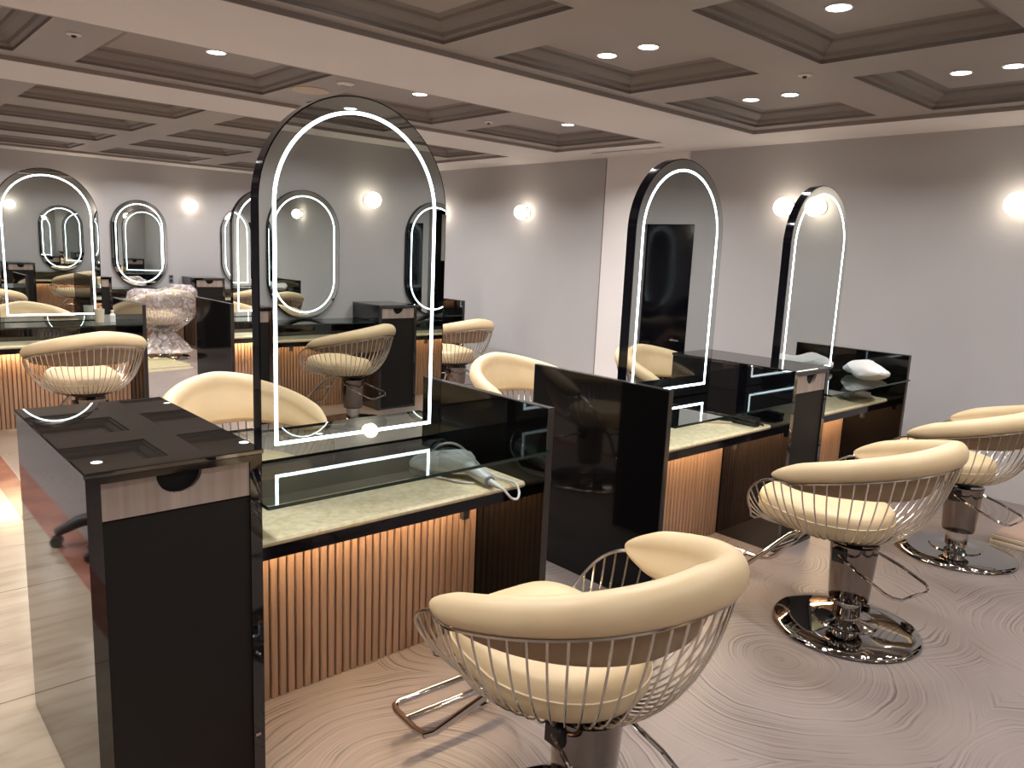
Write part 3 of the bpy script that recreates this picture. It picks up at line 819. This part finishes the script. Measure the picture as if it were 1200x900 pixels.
# grey dryer under the third shelf
gd = thing('hair_dryer', 'grey hair dryer on the last marble counter under the towel', 'hair dryer', (4.12, -.15, .648), .5)
along([(-.10, .03, .05), (-.05, .02, .05), (.03, .0, .05), (.06, -.01, .05)], [.03, .036, .040, .02]).build('barrel', 'grey', gd, smooth=True)
along([(.025, 0, .045), (.03, -.06, .035), (.03, -.12, .025)], [.022, .021, .016]).build('handle', 'white', gd, smooth=True)
q = MB(); q.tube([(.03, -.12, .025), (.05, -.15, .012), (.09, -.12, .006), (.10, -.03, .006), (.06, .06, .006)], .0045, 8); q.build('power_cord', 'cord', gd, smooth=True)
# cups on the second row shelf
for nm, lb, x, r_, h_, m_ in (('tumbler', 'cream tumbler on the glass shelf at the far left counter', 1.01, .035, .10, 'cream'), ('bottle', 'small white bottle beside the cream tumbler on the far left shelf', 1.10, .020, .075, 'white')):
    t = thing(nm, lb, nm, (x, 4.19, .7875))
    q = MB(); q.lathe([(r_ * .82, 0), (r_, h_), (r_ * .9, h_), (r_ * .8, h_ * .5)] if nm == 'tumbler' else [(r_, 0), (r_, h_ * .72), (r_ * .5, h_ * .85), (r_ * .45, h_ * .9)], 24); q.build('body', m_, t, smooth=True)
    if nm == 'bottle':
        q = MB(); q.lathe([(r_ * .55, h_ * .9), (r_ * .55, h_ * 1.15), (r_ * .4, h_ * 1.18)], 20); q.build('cap', 'cream', t, smooth=True)

# boards lying on the floor
for k, (x, y, z, rz, lb) in enumerate([(4.36, -1.32, 0, .0, 'cream-edged board on the floor at the right edge, bottom of its stack'), (4.37, -1.325, .026, .0, 'brown-faced board on the floor at the right edge, top of its stack'),
                                       (2.18, 6.72, 0, .12, 'flat board on the far floor by the wrapped chair, lower one'), (2.17, 6.78, .026, .12, 'flat board on the far floor by the wrapped chair, upper one')]):
    t = thing('floor_board', lb, 'board', (x, y, z), rz, 'boards lying on the floor')
    q = MB(); q.box(-.28, .28, -.30, .30, .0, .020, bev=.002); q.build('core', 'cream', t)
    q = MB(); q.box(-.275, .275, -.295, .295, .020, .024); q.build('face', 'boardtop' if k < 2 else 'oldcream', t)

# wheeled stool across the aisle (seen in the cabinet's shiny side)
st = thing('rolling_stool', 'black rolling stool with tan seat, reflected in the left cabinet side', 'stool', (-.73, 1.64, 0))
for k in range(5):
    a = 2 * PI * k / 5 + .35
    q = MB(); q.tube([(.03 * math.cos(a), .03 * math.sin(a), .135), (.15 * math.cos(a), .15 * math.sin(a), .115), (.25 * math.cos(a), .25 * math.sin(a), .066)], [.036, .030, .020], 10); lg = q.build('leg', 'black', st, smooth=True)
    q = MB(); cxx, cyy = .25 * math.cos(a), .25 * math.sin(a)
    for s_ in (-1, 1):
        q.tube([(cxx + s_ * .008 * math.sin(a), cyy - s_ * .008 * math.cos(a), .026), (cxx + s_ * .024 * math.sin(a), cyy - s_ * .024 * math.cos(a), .026)], .026, 16)
    q.build('caster', 'black', lg, smooth=True)
q = MB(); q.lathe([(.035, .08), (.035, .16), (.022, .17), (.022, .36), (.06, .38), (.06, .39)], 24); q.build('column', 'black', st, smooth=True)
q = MB(); q.lathe([(.13, .385), (.165, .395), (.175, .42), (.165, .445), (.12, .455), (.02, .458)], 36); q.build('seat', 'leather', st, smooth=True)

# storage niche beside the door (seen only in mirrors)
sb = thing('storage_unit', 'dark storage niche unit with pale upper doors beside the black door', 'storage unit', (XR + .30, (NY0 + NY1) / 2, 0))
q = MB(); q.box(-.15, .19, -.55, .55, .0, .80); q.build('base_cabinet', 'matte', sb)
for k in range(2):
    q = MB(); q.box(-.12, .19, -.55 + .552 * k, -.004 + .552 * k, 1.30, 1.86); dd = q.build('upper_door', 'soffit', sb)
    q = MB(); q.ball((-.135, (-.06 if k == 0 else .06), 1.36), .014, .014, .014, 12, 8); q.build('knob', 'black', dd, smooth=True)
for k in range(6):
    t = thing('bottle', f'{["white", "grey", "cream", "white", "grey", "cream"][k]} salon bottle on the storage niche top, {["first", "second", "third", "fourth", "fifth", "sixth"][k]} from the door', 'bottle', (XR + .27 + .05 * (k % 2), NY1 - .12 - .16 * k, .80), 0, 'bottles in the storage niche')
    q = MB(); q.lathe([(.035, 0), (.035, .13 + .03 * (k % 3)), (.015, .16 + .03 * (k % 3))], 16); q.build('body', ['white', 'grey', 'cream'][k % 3], t, smooth=True)
    q = MB(); q.lathe([(.013, .16 + .03 * (k % 3)), (.013, .20 + .03 * (k % 3))], 12); q.build('cap', 'black', t, smooth=True)
